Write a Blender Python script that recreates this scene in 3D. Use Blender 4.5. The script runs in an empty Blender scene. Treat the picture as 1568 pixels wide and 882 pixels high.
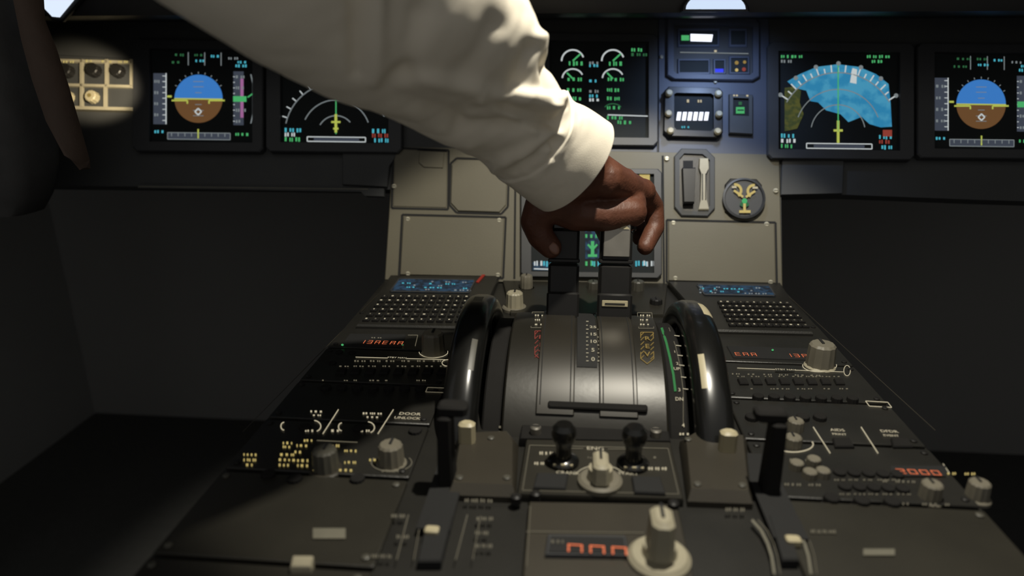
import bpy, math, random
from mathutils import Vector, Matrix, Euler, noise
random.seed(3)
rad = math.radians
# ------------------------------------------------------------------ site survey
ZP = 0.62                                   # pedestal top height above floor
CAM = Vector((-0.015, 0.0, ZP + 0.27))
FPX = 1045.0
ROT = Euler((rad(71.3), 0, rad(4.97))).to_matrix()
def ray(px, py): return ROT @ Vector(((px-784)/FPX, -(py-441)/FPX, -1.0))
def at(px, py, d): return CAM + ray(px, py)*d
X = Vector((1, 0, 0)); Y = Vector((0, 1, 0)); Z = Vector((0, 0, 1))

class Plane:
    """A real flat surface; hit() gives the surface point measured from the photograph."""
    def __init__(s, o, n): s.o = Vector(o); s.n = Vector(n).normalized()
    def normal(s, p): return s.n
    def hit(s, px, py, h=0.0):
        d = ray(px, py); t = (s.o - CAM).dot(s.n)/d.dot(s.n)
        return CAM + d*t + s.n*h
class Cyl:
    def __init__(s, yc, zc, r): s.yc, s.zc, s.r = yc, zc, r
    def normal(s, p): return Vector((0, p.y-s.yc, p.z-s.zc)).normalized()
    def hit(s, px, py, h=0.0):
        d = ray(px, py); oy = CAM.y-s.yc; oz = CAM.z-s.zc
        a = d.y**2+d.z**2; b = 2*(oy*d.y+oz*d.z); c = oy*oy+oz*oz-s.r**2
        D = max(b*b-4*a*c, 0); t = (-b-math.sqrt(D))/(2*a)
        p = CAM+d*t
        return p + s.normal(p)*h
PED = Plane((0, 0.5, ZP), (0, 0, 1))
LEAN = rad(27)
PAN = Plane((0, 0.82, ZP), (0, -math.cos(LEAN), math.sin(LEAN)))
QY, QZ, QR = 0.553, ZP-0.083, 0.134
QUAD = Cyl(QY, QZ, QR)

# ------------------------------------------------------------------ materials
def lin(c):
    c /= 255.0
    return c/12.92 if c <= 0.04045 else ((c+0.055)/1.055)**2.4
def L3(c): return (lin(c[0]), lin(c[1]), lin(c[2]), 1)
MATS = {}
def mat(name, rgb, rough=0.5, metal=0.0, var=0.12, scale=40, bump=0.0, spec=0.5, coat=0.0, bscale=None):
    m = bpy.data.materials.new(name); m.use_nodes = True
    nt = m.node_tree; bs = nt.nodes['Principled BSDF']
    bs.inputs['Roughness'].default_value = rough; bs.inputs['Metallic'].default_value = metal
    bs.inputs['Specular IOR Level'].default_value = spec
    bs.inputs['Coat Weight'].default_value = coat
    tc = nt.nodes.new('ShaderNodeTexCoord'); nz = nt.nodes.new('ShaderNodeTexNoise')
    nz.inputs['Scale'].default_value = scale; nz.inputs['Detail'].default_value = 5
    nt.links.new(tc.outputs['Object'], nz.inputs['Vector'])
    cr = nt.nodes.new('ShaderNodeValToRGB'); c = L3(rgb)
    cr.color_ramp.elements[0].position = 0.3; cr.color_ramp.elements[1].position = 0.7
    cr.color_ramp.elements[0].color = (c[0]*(1-var), c[1]*(1-var), c[2]*(1-var), 1)
    cr.color_ramp.elements[1].color = (c[0]*(1+var), c[1]*(1+var), c[2]*(1+var), 1)
    nt.links.new(nz.outputs['Fac'], cr.inputs['Fac']); nt.links.new(cr.outputs['Color'], bs.inputs['Base Color'])
    if bump:
        n2 = nt.nodes.new('ShaderNodeTexNoise'); n2.inputs['Scale'].default_value = bscale or scale*8
        n2.inputs['Detail'].default_value = 4
        bp = nt.nodes.new('ShaderNodeBump'); bp.inputs['Strength'].default_value = bump
        bp.inputs['Distance'].default_value = 0.001
        nt.links.new(tc.outputs['Object'], n2.inputs['Vector'])
        nt.links.new(n2.outputs['Fac'], bp.inputs['Height']); nt.links.new(bp.outputs['Normal'], bs.inputs['Normal'])
    MATS[name] = m; return m
def emi(name, rgb, s=1.0, var=0.0, scale=60, rgb2=None):
    m = bpy.data.materials.new(name); m.use_nodes = True
    nt = m.node_tree; bs = nt.nodes['Principled BSDF']
    bs.inputs['Base Color'].default_value = (0.01, 0.01, 0.01, 1); bs.inputs['Roughness'].default_value = 0.7
    bs.inputs['Specular IOR Level'].default_value = 0.05
    bs.inputs['Emission Strength'].default_value = s; bs.inputs['Emission Color'].default_value = L3(rgb)
    if rgb2:
        tc = nt.nodes.new('ShaderNodeTexCoord'); nz = nt.nodes.new('ShaderNodeTexNoise')
        nz.inputs['Scale'].default_value = scale; nz.inputs['Detail'].default_value = 3
        cr = nt.nodes.new('ShaderNodeValToRGB')
        cr.color_ramp.elements[0].position = 0.42; cr.color_ramp.elements[1].position = 0.58
        cr.color_ramp.elements[0].color = L3(rgb); cr.color_ramp.elements[1].color = L3(rgb2)
        nt.links.new(tc.outputs['Object'], nz.inputs['Vector']); nt.links.new(nz.outputs['Fac'], cr.inputs['Fac'])
        nt.links.new(cr.outputs['Color'], bs.inputs['Emission Color'])
    MATS[name] = m; return m

void = mat('grey_trim_lining', (140, 139, 137), 0.95, var=0.03, scale=4, spec=0.05)
carpet = mat('floor_carpet', (84, 84, 82), 0.98, var=0.05, scale=60, spec=0.02)
shell = mat('cockpit_lining', (165, 165, 162), 0.95, var=0.03, scale=5, spec=0.05)
pgrey = mat('panel_grey_paint', (98, 93, 77), 0.55, var=0.08, scale=9, bump=0.15, bscale=900)
pdark = mat('panel_dark_paint', (60, 61, 61), 0.6, var=0.08, scale=20, bump=0.1, bscale=900)
pblue = mat('panel_blue_grey', (66, 71, 84), 0.5, var=0.08, scale=20)
plate = mat('pedestal_plate', (35, 34, 31), 0.42, var=0.2, scale=18, bump=0.15, bscale=700, spec=.4)
plateO = mat('pedestal_plate_olive', (41, 39, 33), 0.42, var=0.2, scale=14, bump=0.12, bscale=700, spec=.4)
plateL = mat('pedestal_plate_light', (54, 50, 42), 0.42, var=0.15, scale=14, bump=0.1, bscale=700, spec=.45)
groove = mat('groove_black', (18, 18, 18), 0.8)
bezel = mat('bezel_plastic', (54, 55, 57), 0.5, var=0.06)
glass = mat('screen_glass', (42, 45, 46), 0.5, var=0.02, spec=0.04)
black = mat('black_plastic', (32, 31, 30), 0.38, var=0.08, spec=.35)
mattek = mat('matte_black_key', (32, 31, 30), 0.8, var=0.08, spec=.12)
blackg = mat('black_gloss_rubber', (19, 19, 18), 0.24, var=0.05, coat=0.15)
quadm = mat('quadrant_metal', (38, 36, 31), 0.36, metal=0.2, var=0.06, scale=25, bump=0.05)
track = mat('quadrant_track', (45, 42, 36), 0.38, metal=0.2, var=0.06, scale=25)
cream = mat('cream_knob_plastic', (158, 151, 130), 0.45, var=0.07, scale=60, bump=0.1)
knobg = mat('grey_knob_plastic', (110, 105, 92), 0.45, var=0.07, scale=60)
darkk = mat('dark_grey_knob', (74, 72, 64), .45)
ivory = mat('ivory_paint', (176, 166, 136), 0.4, var=0.05)
steel = mat('brushed_steel', (165, 160, 150), 0.35, metal=0.8, var=0.08, scale=80)
screwm = mat('screw_metal', (190, 185, 165), 0.35, metal=0.3)
legend = mat('legend_white_paint', (104, 101, 88), 0.6)
tan = mat('tan_leather', (76, 60, 49), 0.7, var=0.15, scale=25, bump=0.4, bscale=200)
seatm = mat('seat_fabric_dark', (82, 81, 80), 0.95, var=0.12, scale=30, bump=0.4, bscale=400, spec=.1)
red = mat('red_paint', (150, 40, 30), 0.5)

eW = emi('display_white', (205, 212, 212), 0.85); eWd = emi('display_white_dim', (135, 143, 145), 0.75)
eC = emi('display_cyan', (80, 185, 205), 0.8); eB = emi('display_sky_blue', (58, 120, 192), 0.95)
eBr = emi('display_earth_brown', (108, 76, 46), 0.85); eG = emi('display_green', (80, 185, 112), 0.8)
eGd = emi('display_green_dim', (52, 110, 70), 0.75)
eY = emi('display_yellow', (190, 200, 90), 0.8); eM = emi('display_magenta', (180, 112, 168), 0.7)
eGy = emi('display_tape_grey', (66, 72, 84), 0.8); eO = emi('led_orange', (235, 122, 80), 1.05)
eA = emi('amber_legend', (180, 150, 78), 0.6); eR = emi('display_red', (165, 72, 60), 0.65)
eT = emi('display_terrain', (48, 134, 178), 0.85, rgb2=(72, 154, 190), scale=70)
eTy = emi('display_terrain_yellow', (96, 98, 46), 0.6, rgb2=(70, 80, 44), scale=160)
eScr = emi('display_backlight_blue', (46, 76, 102), 0.65, rgb2=(30, 40, 52), scale=160)
eL = emi('backlit_legend', (212, 200, 168), 0.78); eLd = emi('backlit_legend_dim', (138, 130, 108), 0.55)
eLy = emi('backlit_legend_warm', (208, 186, 114), 0.85)
eLamp = emi('lamp_lens', (205, 222, 245), 1.05); eDig = emi('digit_white', (235, 240, 255), 1.6)
eBlue = emi('led_blue', (50, 60, 230), 1.2); eWin = emi('window_daylight', (215, 228, 245), 1.1)
eSG = emi('scale_green_glow', (70, 165, 90), 0.5)  # green scale marks given a glow of their own

# ------------------------------------------------------------------ mesh builder
TXT = {}
def text_mesh(s):
    if s in TXT: return TXT[s]
    cu = bpy.data.curves.new('t', 'FONT'); cu.body = s; cu.size = 1; cu.align_x = 'CENTER'; cu.align_y = 'CENTER'
    cu.resolution_u = 2; cu.offset = 0.008
    ob = bpy.data.objects.new('t', cu); bpy.context.scene.collection.objects.link(ob)
    dg = bpy.context.evaluated_depsgraph_get(); me = bpy.data.meshes.new_from_object(ob.evaluated_get(dg))
    r = ([tuple(v.co) for v in me.vertices], [tuple(p.vertices) for p in me.polygons])
    bpy.data.objects.remove(ob); bpy.data.curves.remove(cu); bpy.data.meshes.remove(me)
    TXT[s] = r; return r

class B:
    def __init__(s): s.v = []; s.f = []; s.m = []; s.mats = []
    def mi(s, m):
        if m not in s.mats: s.mats.append(m)
        return s.mats.index(m)
    def add(s, vs, fs, m):
        o = len(s.v); s.v += [tuple(v) for v in vs]; k = s.mi(m)
        for f in fs: s.f.append(tuple(o+i for i in f)); s.m.append(k)
    def loft(s, rings, m, cap0=True, cap1=True):
        n = len(rings[0]); vs = [p for r in rings for p in r]; fs = []
        for i in range(len(rings)-1):
            for j in range(n):
                fs.append((i*n+j, i*n+(j+1) % n, (i+1)*n+(j+1) % n, (i+1)*n+j))
        if cap0: fs.append(tuple(range(n-1, -1, -1)))
        if cap1: fs.append(tuple((len(rings)-1)*n+j for j in range(n)))
        s.add(vs, fs, m)
    def prism(s, pl, pts, h, m, ch=0.0, h0=0.0):
        base = [pl.hit(x, y) for x, y in pts]; c = sum(base, Vector())/len(base)
        r0 = [p+pl.normal(p)*h0 for p in base]
        if ch:
            r1 = [p+pl.normal(p)*(h-ch) for p in base]
            r2 = [p+pl.normal(p)*h+(c-p).normalized()*ch for p in base]
            s.loft([r0, r1, r2], m)
        else: s.loft([r0, [p+pl.normal(p)*h for p in base]], m)
    def frame(s, pl, outer, inner, h, hi, m):
        o = [pl.hit(*p) for p in outer]; i = [pl.hit(*p) for p in inner]; N = pl.normal(o[0])
        n = len(o); c = sum(o, Vector())/n
        rings = [o, [p+N*(h-.0015) for p in o], [p+N*h+(c-p).normalized()*.0015 for p in o], [p+N*h for p in i], [p+N*hi for p in i]]
        s.loft(rings, m, False, False)
    def box(s, c, ax, hs, m, ch=0.0, taper=1.0):
        a, b, n = ax; a, b, n = a.normalized(), b.normalized(), n.normalized()
        def ring(k, z, sh):
            x, y = hs[0]*k-sh, hs[1]*k-sh; q = ch*1.2
            P = [(x-q, y), (x, y-q), (x, -y+q), (x-q, -y), (-x+q, -y), (-x, -y+q), (-x, y-q), (-x+q, y)] if ch else [(x, y), (x, -y), (-x, -y), (-x, y)]
            return [c+a*px+b*py+n*z for px, py in P]
        if ch: s.loft([ring(1, -hs[2], ch), ring(1, -hs[2]+ch, 0), ring(taper, hs[2]-ch, 0), ring(taper, hs[2], ch)], m)
        else: s.loft([ring(1, -hs[2], 0), ring(taper, hs[2], 0)], m)
    def lathe(s, base, axis, prof, m, seg=28, flute=0.0, nf=12):
        axis = axis.normalized(); a = axis.orthogonal().normalized(); b = axis.cross(a); rings = []
        for r, h in prof:
            ring = []
            for k in range(seg):
                t = 2*math.pi*k/seg; rr = r*(1+(flute*math.cos(nf*t) if flute else 0))
                ring.append(base+axis*h+a*(rr*math.cos(t))+b*(rr*math.sin(t)))
            rings.append(ring)
        s.loft(rings, m)
    def knob(s, pl, px, py, r, h, m, skirt=1.35, m2=None, flute=0.04, pointer=True):
        p = pl.hit(px, py); n = pl.normal(p)
        s.lathe(p, n, [(r*skirt, 0), (r*skirt, h*.14), (r*skirt*.9, h*.2)], m2 or m)
        s.lathe(p, n, [(r*1.02, h*.2), (r, h*.5), (r*.95, h*.92), (r*.8, h)], m, 48 if flute else 28, flute)
        if pointer: s.box(p+n*(h+.0004)+Y*r*.35, (X, Y, n), (r*.1, r*.45, .0004), groove)
    # --- flat artwork
    def face(s, pl, pts, m, h=.001): s.add([pl.hit(x, y, h) for x, y in pts], [tuple(range(len(pts)))], m)
    def line(s, pl, pts, w, m, h=.001):
        for (x0, y0), (x1, y1) in zip(pts[:-1], pts[1:]):
            dx, dy = x1-x0, y1-y0; l = math.hypot(dx, dy) or 1; nx, ny = -dy/l*w/2, dx/l*w/2
            s.face(pl, [(x0+nx, y0+ny), (x1+nx, y1+ny), (x1-nx, y1-ny), (x0-nx, y0-ny)], m, h)
    def arc(s, pl, cx, cy, rx, ry, a0, a1, w, m, h=.001, n=24):
        P = [(cx+rx*math.cos(rad(a0+(a1-a0)*i/n)), cy-ry*math.sin(rad(a0+(a1-a0)*i/n))) for i in range(n+1)]
        s.line(pl, P, w, m, h)
    def disc(s, pl, cx, cy, rx, ry, m, h=.001, a0=0, a1=360, n=28):
        s.face(pl, [(cx+rx*math.cos(rad(a0+(a1-a0)*i/n)), cy-ry*math.sin(rad(a0+(a1-a0)*i/n))) for i in range(n if a1-a0 >= 360 else n+1)], m, h)
    def rect(s, pl, x0, y0, x1, y1, m, h=.001, sl=0.0):
        s.face(pl, [(x0, y0), (x1, y0+sl*(x1-x0)), (x1, y1+sl*(x1-x0)), (x0, y1)], m, h)
    def outline(s, pl, pts, w, m, h=.001): s.line(pl, pts+[pts[0]], w, m, h)
    def dashes(s, pl, x0, x1, y, hh, m, h=.001, fill=.7, sl=.02, step=7):
        x = x0
        while x < x1:
            w = random.uniform(.5, 1.3)*step
            if random.random() < fill:
                n = max(1, int(w/3))
                for k in range(n):
                    a = x+k*w/n
                    s.rect(pl, a, y+(a-x0)*sl-hh*random.uniform(.35, .5), a+w/n*.62, y+(a-x0)*sl+hh*random.uniform(.35, .5), m, h)
            x += w+2.5
    def text(s, pl, px, py, t, size, m, h=.0012, sx=1.0):
        o = pl.hit(px, py, h); n = pl.normal(o); v = n.cross(X)
        vs, fs = text_mesh(t); s.add([o+X*(a*size*sx)+v*(b*size) for a, b, c in vs], fs, m)
    def seg7(s, pl, px, py, t, w, hgt, gap, m, h=.0016):
        SEG = {'0': 'abcdef', '1': 'bc', '2': 'abged', '3': 'abgcd', '4': 'fgbc', '5': 'afgcd', '6': 'afgedc', '7': 'abc', '8': 'abcdefg', '9': 'abfgcd', 'A': 'abcefg', 'E': 'afged', 'n': 'abcef'}
        o = pl.hit(px, py, h); n = pl.normal(o); v = n.cross(X); k = w*.16
        for i, ch in enumerate(t):
            x0 = i*(w+gap)
            R = {'a': (0, hgt-k, w, hgt), 'g': (0, hgt/2-k/2, w, hgt/2+k/2), 'd': (0, 0, w, k), 'f': (0, hgt/2, k, hgt), 'e': (0, 0, k, hgt/2), 'b': (w-k, hgt/2, w, hgt), 'c': (w-k, 0, w, hgt/2)}
            for q in SEG.get(ch, ''):
                a, b, c, d = R[q]; e = k*.12
                s.add([o+X*(x0+a+e)+v*(b+e), o+X*(x0+c-e)+v*(b+e), o+X*(x0+c-e)+v*(d-e), o+X*(x0+a+e)+v*(d-e)], [(0, 1, 2, 3)], m)
    def screw(s, pl, px, py, r=.0028):
        p = pl.hit(px, py); n = pl.normal(p)
        s.lathe(p, n, [(r, .0), (r, .0058), (r*.7, .0068)], screwm, 14)
        s.box(p+n*.0069, (X, n.cross(X), n), (r*.7, r*.12, .0003), groove)
    def finish(s, name, parent=None, ang=32):
        me = bpy.data.meshes.new(name); me.from_pydata(s.v, [], s.f)
        for m in s.mats: me.materials.append(m)
        me.polygons.foreach_set('material_index', s.m)
        me.polygons.foreach_set('use_smooth', [True]*len(s.f))
        me.update()
        try: me.set_sharp_from_angle(angle=rad(ang))
        except Exception: pass
        ob = bpy.data.objects.new(name, me); bpy.context.scene.collection.objects.link(ob)
        if parent: ob.parent = parent
        return ob
def empty(name):
    e = bpy.data.objects.new(name, None); e.empty_display_size = .05
    bpy.context.scene.collection.objects.link(e); return e

# ------------------------------------------------------------------ cockpit shell
def slab(name, a, b, m):
    q = B(); c = (Vector(a)+Vector(b))/2; h = (Vector(b)-Vector(a))/2
    q.box(c, (X, Y, Z), (h.x, h.y, h.z), m); return q.finish(name)
slab('floor', (-1.25, -.8, -.05), (1.25, 1.5, 0), carpet)
slab('wall_front', (-1.25, 1.5, 0), (1.25, 1.55, 1.62), void)
slab('wall_left', (-1.3, -.8, 0), (-1.25, 1.5, 1.62), shell)
slab('wall_right', (1.25, -.8, 0), (1.3, 1.5, 1.62), shell)
slab('ceiling', (-1.3, .45, 1.62), (1.3, 1.55, 1.66), shell)

# glareshield with rolled lip
q = B()
prof = [(.85, .33), (.853, .318), (.862, .315), (1.05, .318), (1.3, .33), (1.3, .44), (1.0, .45), (.88, .44), (.856, .425), (.85, .40)]
r0 = [Vector((-1.2, y, ZP+z)) for y, z in prof]; r1 = [Vector((1.2, y, ZP+z)) for y, z in prof]
q.loft([r0, r1], black); q.finish('glareshield')
GS = Plane((0, .8495, ZP+.36), (0, -1, 0))

q = B()
def halfdome(rx, ry, cy, cx=1093, n=16): return [(cx+rx*math.cos(rad(180*k/n)), cy-ry*math.sin(rad(180*k/n))) for k in range(n+1)]
q.prism(GS, halfdome(52, 34, 19), .010, black, .002)
q.prism(GS, halfdome(45, 26, 15), .014, eLamp, .002, .006)
q.finish('glareshield_lamp')
q = B()
q.prism(GS, [(30, -70), (165, -70), (132, -2), (100, 34), (84, 32), (50, 0)], .006, black, .002)
q.prism(GS, [(44, -60), (150, -60), (121, -2), (97, 27), (87, 26), (62, 0)], .009, eWin, .001, .004)
q.finish('window_1')

# ------------------------------------------------------------------ main instrument panel
q = B()
q.prism(PAN, [(-260, 27), (1900, 27), (1900, 318), (1500, 306), (1290, 298), (1196, 300), (1198, 444), (588, 432), (598, 290), (-260, 280)], 0, pdark, 0, -.02)
q.prism(PAN, [(603, 226), (1008, 234), (1192, 238), (1197, 441), (590, 429)], .004, pgrey, .0012)
q.prism(PAN, [(526, 232), (612, 234), (598, 256), (594, 288), (526, 284)], .005, pdark, .001)
q.prism(PAN, [(1196, 244), (1290, 248), (1288, 298), (1194, 300)], .005, pdark, .001)
q.prism(PAN, [(215, 285), (590, 291), (590, 303), (562, 302), (556, 296), (215, 290)], .007, pdark, .001)
q.line(PAN, [(217, 288), (566, 292)], 1.3, legend, .0073)
q.prism(PAN, [(800, 56), (1006, 60), (1006, 236), (800, 232)], .003, pblue, .001)
q.prism(PAN, [(1008, 27), (1176, 28), (1180, 250), (1008, 246)], .0035, pblue, .001)
def cover(pts, m=pgrey, h=.0062):
    q.outline(PAN, pts, 3.2, groove, .0044); q.prism(PAN, [(x+(2.5 if x < sum(p[0] for p in pts)/len(pts) else -2.5), y+(2.5 if y < sum(p[1] for p in pts)/len(pts) else -2.5)) for x, y in pts], h, m, .0008, .004)
cover([(617, 330), (775, 334), (771, 427), (612, 424)])
cover([(691, 252), (700, 244), (770, 246), (780, 255), (778, 318), (768, 329), (700, 327), (689, 315)])
cover([(604, 228), (688, 232), (687, 322), (601, 320)], h=.005)
cover([(641, 232), (684, 233), (682, 262), (648, 261), (640, 254)], h=.0066)
cover([(1020, 338), (1186, 342), (1188, 437), (1020, 433)])
q.line(PAN, [(790, 240), (788, 428)], 3, groove, .0045); q.line(PAN, [(1014, 240), (1016, 434)], 3, groove, .0045)
for a in [(605, 287), (626, 420), (763, 422), (765, 339), (626, 337), (1030, 343), (1178, 433), (1172, 345), (1033, 427), (1020, 245), (1186, 294)]:
    q.screw(PAN, *a, r=.0032)
q.finish('instrument_panel')

def S(x0, y0, x1, y1, sk=.012):
    return lambda u, v: (x0+u*(x1-x0), y0+v*(y1-y0)+u*(x1-x0)*sk)
def display_unit(x0, y0, x1, y1, pad=(26, 14, 26, 14)):
    q = B(); s = S(x0, y0, x1, y1)
    inn = [s(0, 0), s(1, 0), s(1, 1), s(0, 1)]
    out = [(inn[0][0]-pad[0]+6, inn[0][1]-pad[1]), (inn[1][0]+pad[2]-6, inn[1][1]-pad[1]), (inn[1][0]+pad[2], inn[1][1]-pad[1]+6),
           (inn[2][0]+pad[2], inn[2][1]+pad[3]-6), (inn[2][0]+pad[2]-6, inn[2][1]+pad[3]), (inn[3][0]-pad[0]+6, inn[3][1]+pad[3]),
           (inn[3][0]-pad[0], inn[3][1]+pad[3]-6), (inn[0][0]-pad[0], inn[0][1]-pad[1]+6)]
    in8 = [inn[0], inn[1], inn[1], inn[2], inn[2], inn[3], inn[3], inn[0]]
    q.frame(PAN, out, in8, .011, .0055, bezel)
    q.face(PAN, inn, glass, .0058)
    return q, s
H = .0064; H2 = .0068; H3 = .0072
def pfd(x0, y0, x1, y1, dim=1):
    q, s = display_unit(x0, y0, x1, y1, (26, 14, 16, 14)); w = x1-x0
    def R(u0, v0, u1, v1, m, h=H): q.face(PAN, [s(u0, v0), s(u1, v0), s(u1, v1), s(u0, v1)], m, h)
    cx, cy = s(.46, .52); r = w*.235
    q.disc(PAN, cx, cy, r, r, eB, H, 0, 180); q.disc(PAN, cx, cy, r, r, eBr, H, 180, 360)
    q.line(PAN, [(cx-r, cy), (cx+r, cy+1)], 2, eY, H2)
    q.line(PAN, [(cx-r*1.1, cy+3), (cx-r*.45, cy+3), (cx-r*.45, cy+8)], 2.4, eY, H3)
    q.line(PAN, [(cx+r*1.1, cy+3), (cx+r*.45, cy+3), (cx+r*.45, cy+8)], 2.4, eY, H3)
    for k in (-26, -18, -9, 9, 18, 26): q.line(PAN, [(cx-(8 if k % 2 == 0 else 5), cy+k), (cx+(8 if k % 2 == 0 else 5), cy+k)], 1, eWd, H2)
    for k in range(0, 9): 
        a = rad(30+k*15); q.line(PAN, [(cx+(r+1)*math.cos(a), cy-(r+1)*math.sin(a)), (cx+(r+4)*math.cos(a), cy-(r+4)*math.sin(a))], 1.2, eWd, H2)
    q.outline(PAN, [(cx-5, cy+20), (cx, cy+15), (cx+5, cy+20), (cx, cy+25)], 2, eW, H3)
    R(.02, .25, .14, .80, eGy); R(.80, .22, .90, .80, eGy)
    q.line(PAN, [s(.145, .25), s(.145, .80)], 1.6, eW, H2); q.line(PAN, [s(.155, .5), s(.2, .5)], 3, eY, H2)
    for k in range(9):
        v = .28+k*.06; q.line(PAN, [s(.11, v), s(.145, v)], 1.2, eW, H2)
        if k % 2: q.dashes(PAN, s(.03, v)[0], s(.09, v)[0], s(.03, v)[1], 5, eWd, H2, 1)
        q.line(PAN, [s(.80, v), s(.815, v)], 1.2, eW, H2)
        if k % 2 == 0: q.dashes(PAN, s(.825, v)[0], s(.89, v)[0], s(.825, v)[1], 5, eG if k == 4 else eWd, H2, 1)
    R(.80, .49, .93, .55, eG, H3); R(.87, .30, .90, .72, eM, H2)
    q.line(PAN, [s(.97, .25), s(.99, .35), s(.99, .68), s(.97, .78)], 1.8, eWd, H); q.line(PAN, [s(.94, .5), s(.99, .46)], 2, eG, H2)
    for k in (.36, .52, .68): q.line(PAN, [s(k, .02), s(k, .16)], 1.3, eWd, H)
    for u, v, m in ((.23, .05, eGd), (.42, .05, eGd), (.43, .11, eC), (.58, .06, eC), (.75, .08, eWd), (.84, .12, eC), (.2, .13, eGd)):
        q.dashes(PAN, s(u, v)[0], s(u, v)[0]+w*.1, s(u, v)[1], 4, m, H, 1)
    R(.16, .89, .77, .96, eGy); q.outline(PAN, [s(.16, .89), s(.77, .89), s(.77, .96), s(.16, .96)], 1.2, eWd, H2)
    for k in range(9): q.line(PAN, [s(.20+k*.065, .89), s(.20+k*.065, .93)], 1.3, eWd, H3)
    q.line(PAN, [s(.46, .85), s(.46, .95)], 2.2, eY, H3); q.dashes(PAN, s(.82, .93)[0], s(.95, .9)[0], s(.82, .9)[1], 5, eG, H, 1)
    q.dashes(PAN, s(.03, .86)[0], s(.14, .9)[0], s(.82, .87)[1], 5, eC, H, 1); q.dashes(PAN, s(.82, .17)[0], s(.92, .2)[0], s(.82, .16)[1], 5, eC, H, 1)
    return q.finish('primary_flight_display')
pfd(236, 80, 392, 221); pfd(1424, 86, 1584, 232)

def corner_data(q, s):
    for u, v, m, t in ((.03, .85, eC, 2), (.03, .90, eW, 2), (.03, .955, eG, 2), (.84, .85, eC, 2), (.84, .90, eR, 1), (.86, .955, eC, 2)):
        q.dashes(PAN, s(u, v)[0], s(u, v)[0]+19, s(u, v)[1], 7, m, H, 1)
    q.outline(PAN, [s(.24, .925), s(.78, .925), s(.78, .975), s(.24, .975)], 1.5, eW, H2)
    q.face(PAN, [s(.30, .935), s(.72, .935), s(.72, .965), s(.30, .965)], eGy, H)
q, s = display_unit(434, 86, 598, 222, (22, 14, 20, 14))
cx, cy = 517, 208
for r, a0, a1 in ((78, 20, 168), (52, 20, 155), (28, 40, 150)): q.arc(PAN, cx, cy, r, r, a0, a1, 1.6, eWd, H)
for k in range(14): a = rad(25+k*10.5); q.line(PAN, [(cx+79*math.cos(a), cy-79*math.sin(a)), (cx+86*math.cos(a), cy-86*math.sin(a))], 1.6, eW, H)
q.line(PAN, [(517, 132), (517, 208)], 1.8, eG, H2); q.line(PAN, [(517, 178), (517, 206)], 4, eY, H3); q.line(PAN, [(510, 190), (524, 190)], 3, eY, H3)
q.line(PAN, [(513, 200), (521, 200)], 3, eY, H3)
q.dashes(PAN, 440, 470, 95, 5, eG, H, 1); corner_data(q, s)
q.finish('navigation_display')
q, s = display_unit(1188, 84, 1372, 233, (16, 14, 22, 14))
cx, cy = 1280, 205
q.face(PAN, [(1203, 128), (1222, 117), (1248, 106), (1280, 102), (1312, 106), (1338, 117), (1357, 132), (1360, 160), (1362, 197), (1345, 198), (1328, 193), (1316, 182), (1296, 190), (1284, 178), (1262, 172), (1250, 160), (1238, 158), (1232, 142), (1214, 138)], eT, H)
q.face(PAN, [(1199, 138), (1212, 136), (1224, 142), (1222, 160), (1228, 178), (1218, 200), (1199, 204)], eTy, H)
for r, a0, a1, w in ((92, 30, 150, 1.6), (66, 20, 160, 1.4), (42, 10, 170, 1.4)): q.arc(PAN, cx, cy, r*.98, r*.98, a0, a1, w, eWd, H2)
for k in range(19):
    a = rad(32+k*6.4); l = 7 if k % 2 else 11
    q.line(PAN, [(cx+91*math.cos(a), cy-91*math.sin(a)), (cx+(91+l)*math.cos(a), cy-(91+l)*math.sin(a))], 2.0, eW, H2)
    if k % 3 == 0: q.disc(PAN, cx+104*math.cos(a), cy-104*math.sin(a), 3.4, 3.4, eWd, H2)
q.face(PAN, [(1302, 108), (1309, 110), (1308, 132), (1298, 130)], eW, H2)
q.line(PAN, [(1280, 104), (1280, 205)], 1.8, eG, H3); q.line(PAN, [(1280, 188), (1280, 222)], 4, eY, H3); q.line(PAN, [(1273, 203), (1287, 203)], 3.5, eY, H3)
for u, v, m in ((.03, .04, eG), (.12, .04, eG), (.03, .09, eWd), (.74, .03, eG), (.84, .03, eG), (.78, .08, eG)):
    q.dashes(PAN, s(u, v)[0], s(u, v)[0]+16, s(u, v)[1], 5, m, H, 1)
q.rect(PAN, 1348, 202, 1362, 212, eR, H2); corner_data(q, s); q.finish('navigation_display')
q, s = display_unit(842, 68, 992, 214, (20, 12, 14, 12))
for gx in (877, 938):
    q.arc(PAN, gx, 97, 17, 17, 20, 180, 2.4, eW, H); q.line(PAN, [(gx, 97), (gx+12, 86)], 2.4, eG, H2); q.dashes(PAN, gx-6, gx+14, 101, 7, eG, H2, 1)
    q.arc(PAN, gx, 124, 16, 15, 25, 175, 2.2, eW, H); q.line(PAN, [(gx, 124), (gx-9, 115)], 2.4, eG, H2); q.dashes(PAN, gx-8, gx+14, 125, 6, eG, H2, 1)
    for yy in (141, 154, 168, 183): q.dashes(PAN, gx-9, gx+12, yy, 6, eG, H, 1)
    q.arc(PAN, gx, 170, 13, 8, 20, 160, 1.6, eGd, H)
for yy, m in ((100, eWd), (104, eC), (127, eC), (143, eWd), (150, eC), (156, eW)): q.dashes(PAN, 902, 914, yy, 5, m, H, 1)
q.dashes(PAN, 966, 984, 80, 6, eG, H, 1); q.dashes(PAN, 966, 984, 87, 5, eGd, H, 1)
q.line(PAN, [(930, 179), (991, 181)], 1.8, eW, H2); q.line(PAN, [(850, 178), (896, 179)], 1.8, eW, H2); q.line(PAN, [(924, 186), (924, 206)], 1.5, eWd, H2)
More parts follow.
